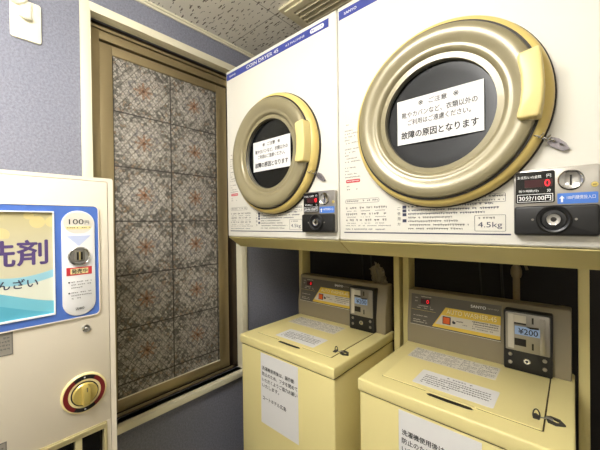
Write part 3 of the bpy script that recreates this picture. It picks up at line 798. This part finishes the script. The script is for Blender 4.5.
    b.text('AUTO WASHER-45', 0.2498, 0.0785, 0.175, 0.0175, 0.0021, M['inkgrey'], 0.02)
    b.text('SANYO', 0.275, 0.1155, 0.052, 0.0105, 0.0016, M['white'], 0.025)
    b.text('ASW-45CJ', 0.3235, 0.1145, 0.036, 0.005, 0.0016, M['palegrey'])
    b.box(0.147, 0.178, 0.027, 0.058, 0.0018, 0.0035, M['black'], 0.001)
    b.box(0.150, 0.175, 0.030, 0.055, 0.0034, 0.0062, M['orange'], 0.0015)
    b.prism([(0.183, 0.040), (0.187, 0.048), (0.190, 0.044), (0.196, 0.042), (0.196, 0.035), (0.186, 0.034)], 0.002, 0.0025, M['ink'])
    b.marks(0.199, 0.222, 0.046, 0.006, 0.0024, M['ink'], 801, 0.95, 0.1); b.marks(0.222, 0.243, 0.036, 0.005, 0.0024, M['inkgrey'], 802)
    for r in range(4): b.marks(0.256, 0.342 if r < 3 else 0.325, 0.0565 - r * 0.0085, 0.0058, 0.0024, M['ink'] if r < 2 else M['inkgrey'], 810 + r, 0.95, 0.15)
    for r, (a0, a1, zz) in enumerate(((0.048, 0.098, 0.124), (0.026, 0.042, 0.117), (0.024, 0.04, 0.103), (0.045, 0.096, 0.085), (0.04, 0.055, 0.076), (0.066, 0.08, 0.076), (0.095, 0.108, 0.076), (0.026, 0.085, 0.042), (0.026, 0.078, 0.024), (0.026, 0.085, 0.0155))):
        b.marks(a0, a1, zz, 0.0048, 0.0016, M['palegrey'], 820 + r, 0.9, 0.15)
    b.box(0.016, 0.118, 0.066, 0.0668, 0.0011, 0.0015, M['gold'])
    b.box(0.055, 0.095, 0.094, 0.116, 0.0011, 0.0020, M['leddim'])
    b.text('0', 0.0845, 0.105, 0.010, 0.016, 0.0025, M['led'], 0.0)
    b.build('control_panel', con)
    FB = frame((XA, 1.325, EYE), (1, 0, 0), (0, 0, 1))
    b = MB(FB)
    b.prism(rrect(0.3625, 0.4985, -0.5285, -0.319, 0.006, 4), -0.02, 0.022, M['black'], 0.003)
    for (a, z) in ((0.382, -0.474), (0.382, -0.502), (0.478, -0.474), (0.478, -0.502)): b.disc(a, z, 0.0065, 0.0215, 0.0245, M['steel'], 18, 0.0015)
    b.disc(0.4295, -0.489, 0.0105, 0.0215, 0.0255, M['chrome'], 24, 0.002); b.disc(0.4295, -0.489, 0.004, 0.0253, 0.0262, M['slot'], 12)
    cbx = b.build('coin_box', con)
    b = MB(FB)
    b.prism(rrect(0.3685, 0.4925, -0.4575, -0.325, 0.004, 3), 0.0215, 0.0245, M['steel'], 0.001)
    b.box(0.376, 0.3935, -0.45, -0.33, 0.0242, 0.0262, M['palegrey'], 0.0008); b.box(0.466, 0.480, -0.452, -0.335, 0.0242, 0.0275, M['steel'], 0.001)
    b.box(0.394, 0.428, -0.358, -0.332, 0.0242, 0.0255, M['palegrey'])
    b.box(0.394, 0.428, -0.3635, -0.3575, 0.0242, 0.0258, M['slot'])
    b.box(0.444, 0.449, -0.356, -0.335, 0.0242, 0.0252, M['slot']); b.box(0.444, 0.449, -0.445, -0.423, 0.0242, 0.0252, M['slot'])
    b.box(0.396, 0.466, -0.399, -0.3695, 0.0242, 0.0256, M['lcd'])
    b.text('¥200', 0.4335, -0.3855, 0.054, 0.0195, 0.0262, M['ink'], 0.015)
    b.prism([(0.428, -0.3685), (0.462, -0.3655), (0.464, -0.3715), (0.440, -0.3735)], 0.0255, 0.0268, M['slot'])
    b.box(0.395, 0.428, -0.438, -0.413, 0.0242, 0.0262, M['slot'], 0.001)
    b.build('coin_plate', cbx)
    # notice on the front
    b = MB(FA)
    n0, n1, m0, m1 = 0.143, 0.370, -0.898, -0.583; z = -0.0072
    b.sheet(n0, n1, m0, m1, z - .0006, M['paper'], 0.0008)
    z += 0.0006
    rows = ('洗濯機使用後は、誤作動', '防止のため、フタを閉めて', 'いただくようご協力お願い', 'いたします。')
    for r, s in enumerate(rows):
        w = 0.0178 * len(s); b.text(s, n0 + 0.010 + w / 2, -0.6485 - r * 0.026, w, 0.0175 if r < 3 else 0.016, z, M['ink'], 0.02)
    b.text('コートホテル広島', n0 + 0.012 + 0.073, -0.7815, 0.146, 0.0175, z, M['ink'], 0.02)
    b.build('notice_sheet', t)
    return t
washer = make_washer()
w2 = dup(washer, (0.65, 0, 0), 'yellow top-loading coin washing machine furthest from the window')

# ------------------------------------------------------------------ behind the consoles
t = thing('water_pipe', 'tan vertical water pipe behind the right washing machine control console', 'pipe', (-0.1775, 1.56, 0))
F0 = frame((0, 0, EYE), (1, 0, 0), (0, 1, 0))
b = MB(F0); b.tube([(-0.18, 1.56, -1.4), (-0.18, 1.56, -0.21)], 0.0125, M['pipe'], 16); b.build('pipe', t)
b = MB(F0)
b.tube([(-0.18, 1.56, -0.24), (-0.18, 1.56, -0.228), (-0.18, 1.56, -0.21), (-0.18, 1.56, -0.195)], [0.016, 0.02, 0.02, 0.016], M['pipe'], 16)
b.tube([(-0.18, 1.56, -0.2), (-0.18, 1.56, -0.175)], 0.012, M['pipe'], 12)
b.tube([(-0.205, 1.556, -0.178), (-0.15, 1.556, -0.172)], 0.007, M['pipe'], 10)
b.tube([(-0.152, 1.552, -0.174), (-0.142, 1.55, -0.205)], 0.005, M['pipe'], 8)
b.build('tap', t)
for (x, r, lab) in ((-0.318, 0.0035, 'thin grey cable hanging behind the right console, nearer the middle posts'), (-0.235, 0.005, 'grey cable hanging behind the right console, beside the tan pipe'),
                    (-0.93, 0.0045, 'dark cable hanging behind the left console, nearer the window'), (-0.872, 0.0035, 'dark cable hanging behind the left console, beside the beige bundle')):
    b = MB(F0); b.tube([(x + 0.006 * math.sin(k * 0.9), 1.585 - 0.01 * math.sin(k * 0.5), -1.397 + (1.285) * k / 12) for k in range(13)], r, M['cable'], 8)
    tag(b.build('cable'), lab, 'cable', 'cables behind the washers')
# bundle of beige film standing on the left console
t = thing('film_bundle', 'crumpled beige plastic bundle propped on the left washing machine console', 'bundle', (-0.72, 1.385, EYE - 0.301))
def flap(name, outline, y0, y1, seed):
    rnd = random.Random(seed); bb = MB(F0); tt = bmesh.new()
    n = 7; G = []
    for i in range(n + 1):
        s = i / n; row = []
        (ax, az), (bx, bz), (cx, cz), (dx, dz) = outline      # bottom-left, bottom-right, top-right, top-left
        for j in range(n + 1):
            q = j / n
            x = (ax * (1 - q) + bx * q) * (1 - s) + (dx * (1 - q) + cx * q) * s; z = (az * (1 - q) + bz * q) * (1 - s) + (dz * (1 - q) + cz * q) * s
            wob = rnd.uniform(-0.004, 0.004)
            row.append((x + wob * (0 < i), y0 + (y1 - y0) * s + rnd.uniform(-0.006, 0.006) * (0 < i) + 0.006 * math.sin(q * 9 + seed), z + wob * (0 < i)))
        G.append(row)
    f_ = [[tt.verts.new(p) for p in r] for r in G]; k_ = [[tt.verts.new((p[0], p[1] + 0.006, p[2])) for p in r] for r in G]
    for i in range(n):
        for j in range(n):
            tt.faces.new((f_[i][j], f_[i][j + 1], f_[i + 1][j + 1], f_[i + 1][j])); tt.faces.new((k_[i][j], k_[i + 1][j], k_[i + 1][j + 1], k_[i][j + 1]))
    for i in range(n):
        for (p, q) in (((0, i), (0, i + 1)), ((n, i + 1), (n, i)), ((i + 1, 0), (i, 0)), ((i, n), (i + 1, n))):
            tt.faces.new((f_[q[0]][q[1]], f_[p[0]][p[1]], k_[p[0]][p[1]], k_[q[0]][q[1]]))
    bmesh.ops.recalc_face_normals(tt, faces=tt.faces)
    bb.merge(tt, M['bag']); return bb.build(name, t, 60)
flap('folded_flap', ((-0.755, -0.3), (-0.71, -0.3), (-0.722, -0.205), (-0.774, -0.235)), 1.382, 1.388, 1)
flap('folded_flap', ((-0.722, -0.3), (-0.690, -0.3), (-0.7, -0.225), (-0.742, -0.196)), 1.372, 1.382, 2)
flap('folded_flap', ((-0.694, -0.3), (-0.668, -0.3), (-0.692, -0.24), (-0.704, -0.222)), 1.372, 1.38, 3)
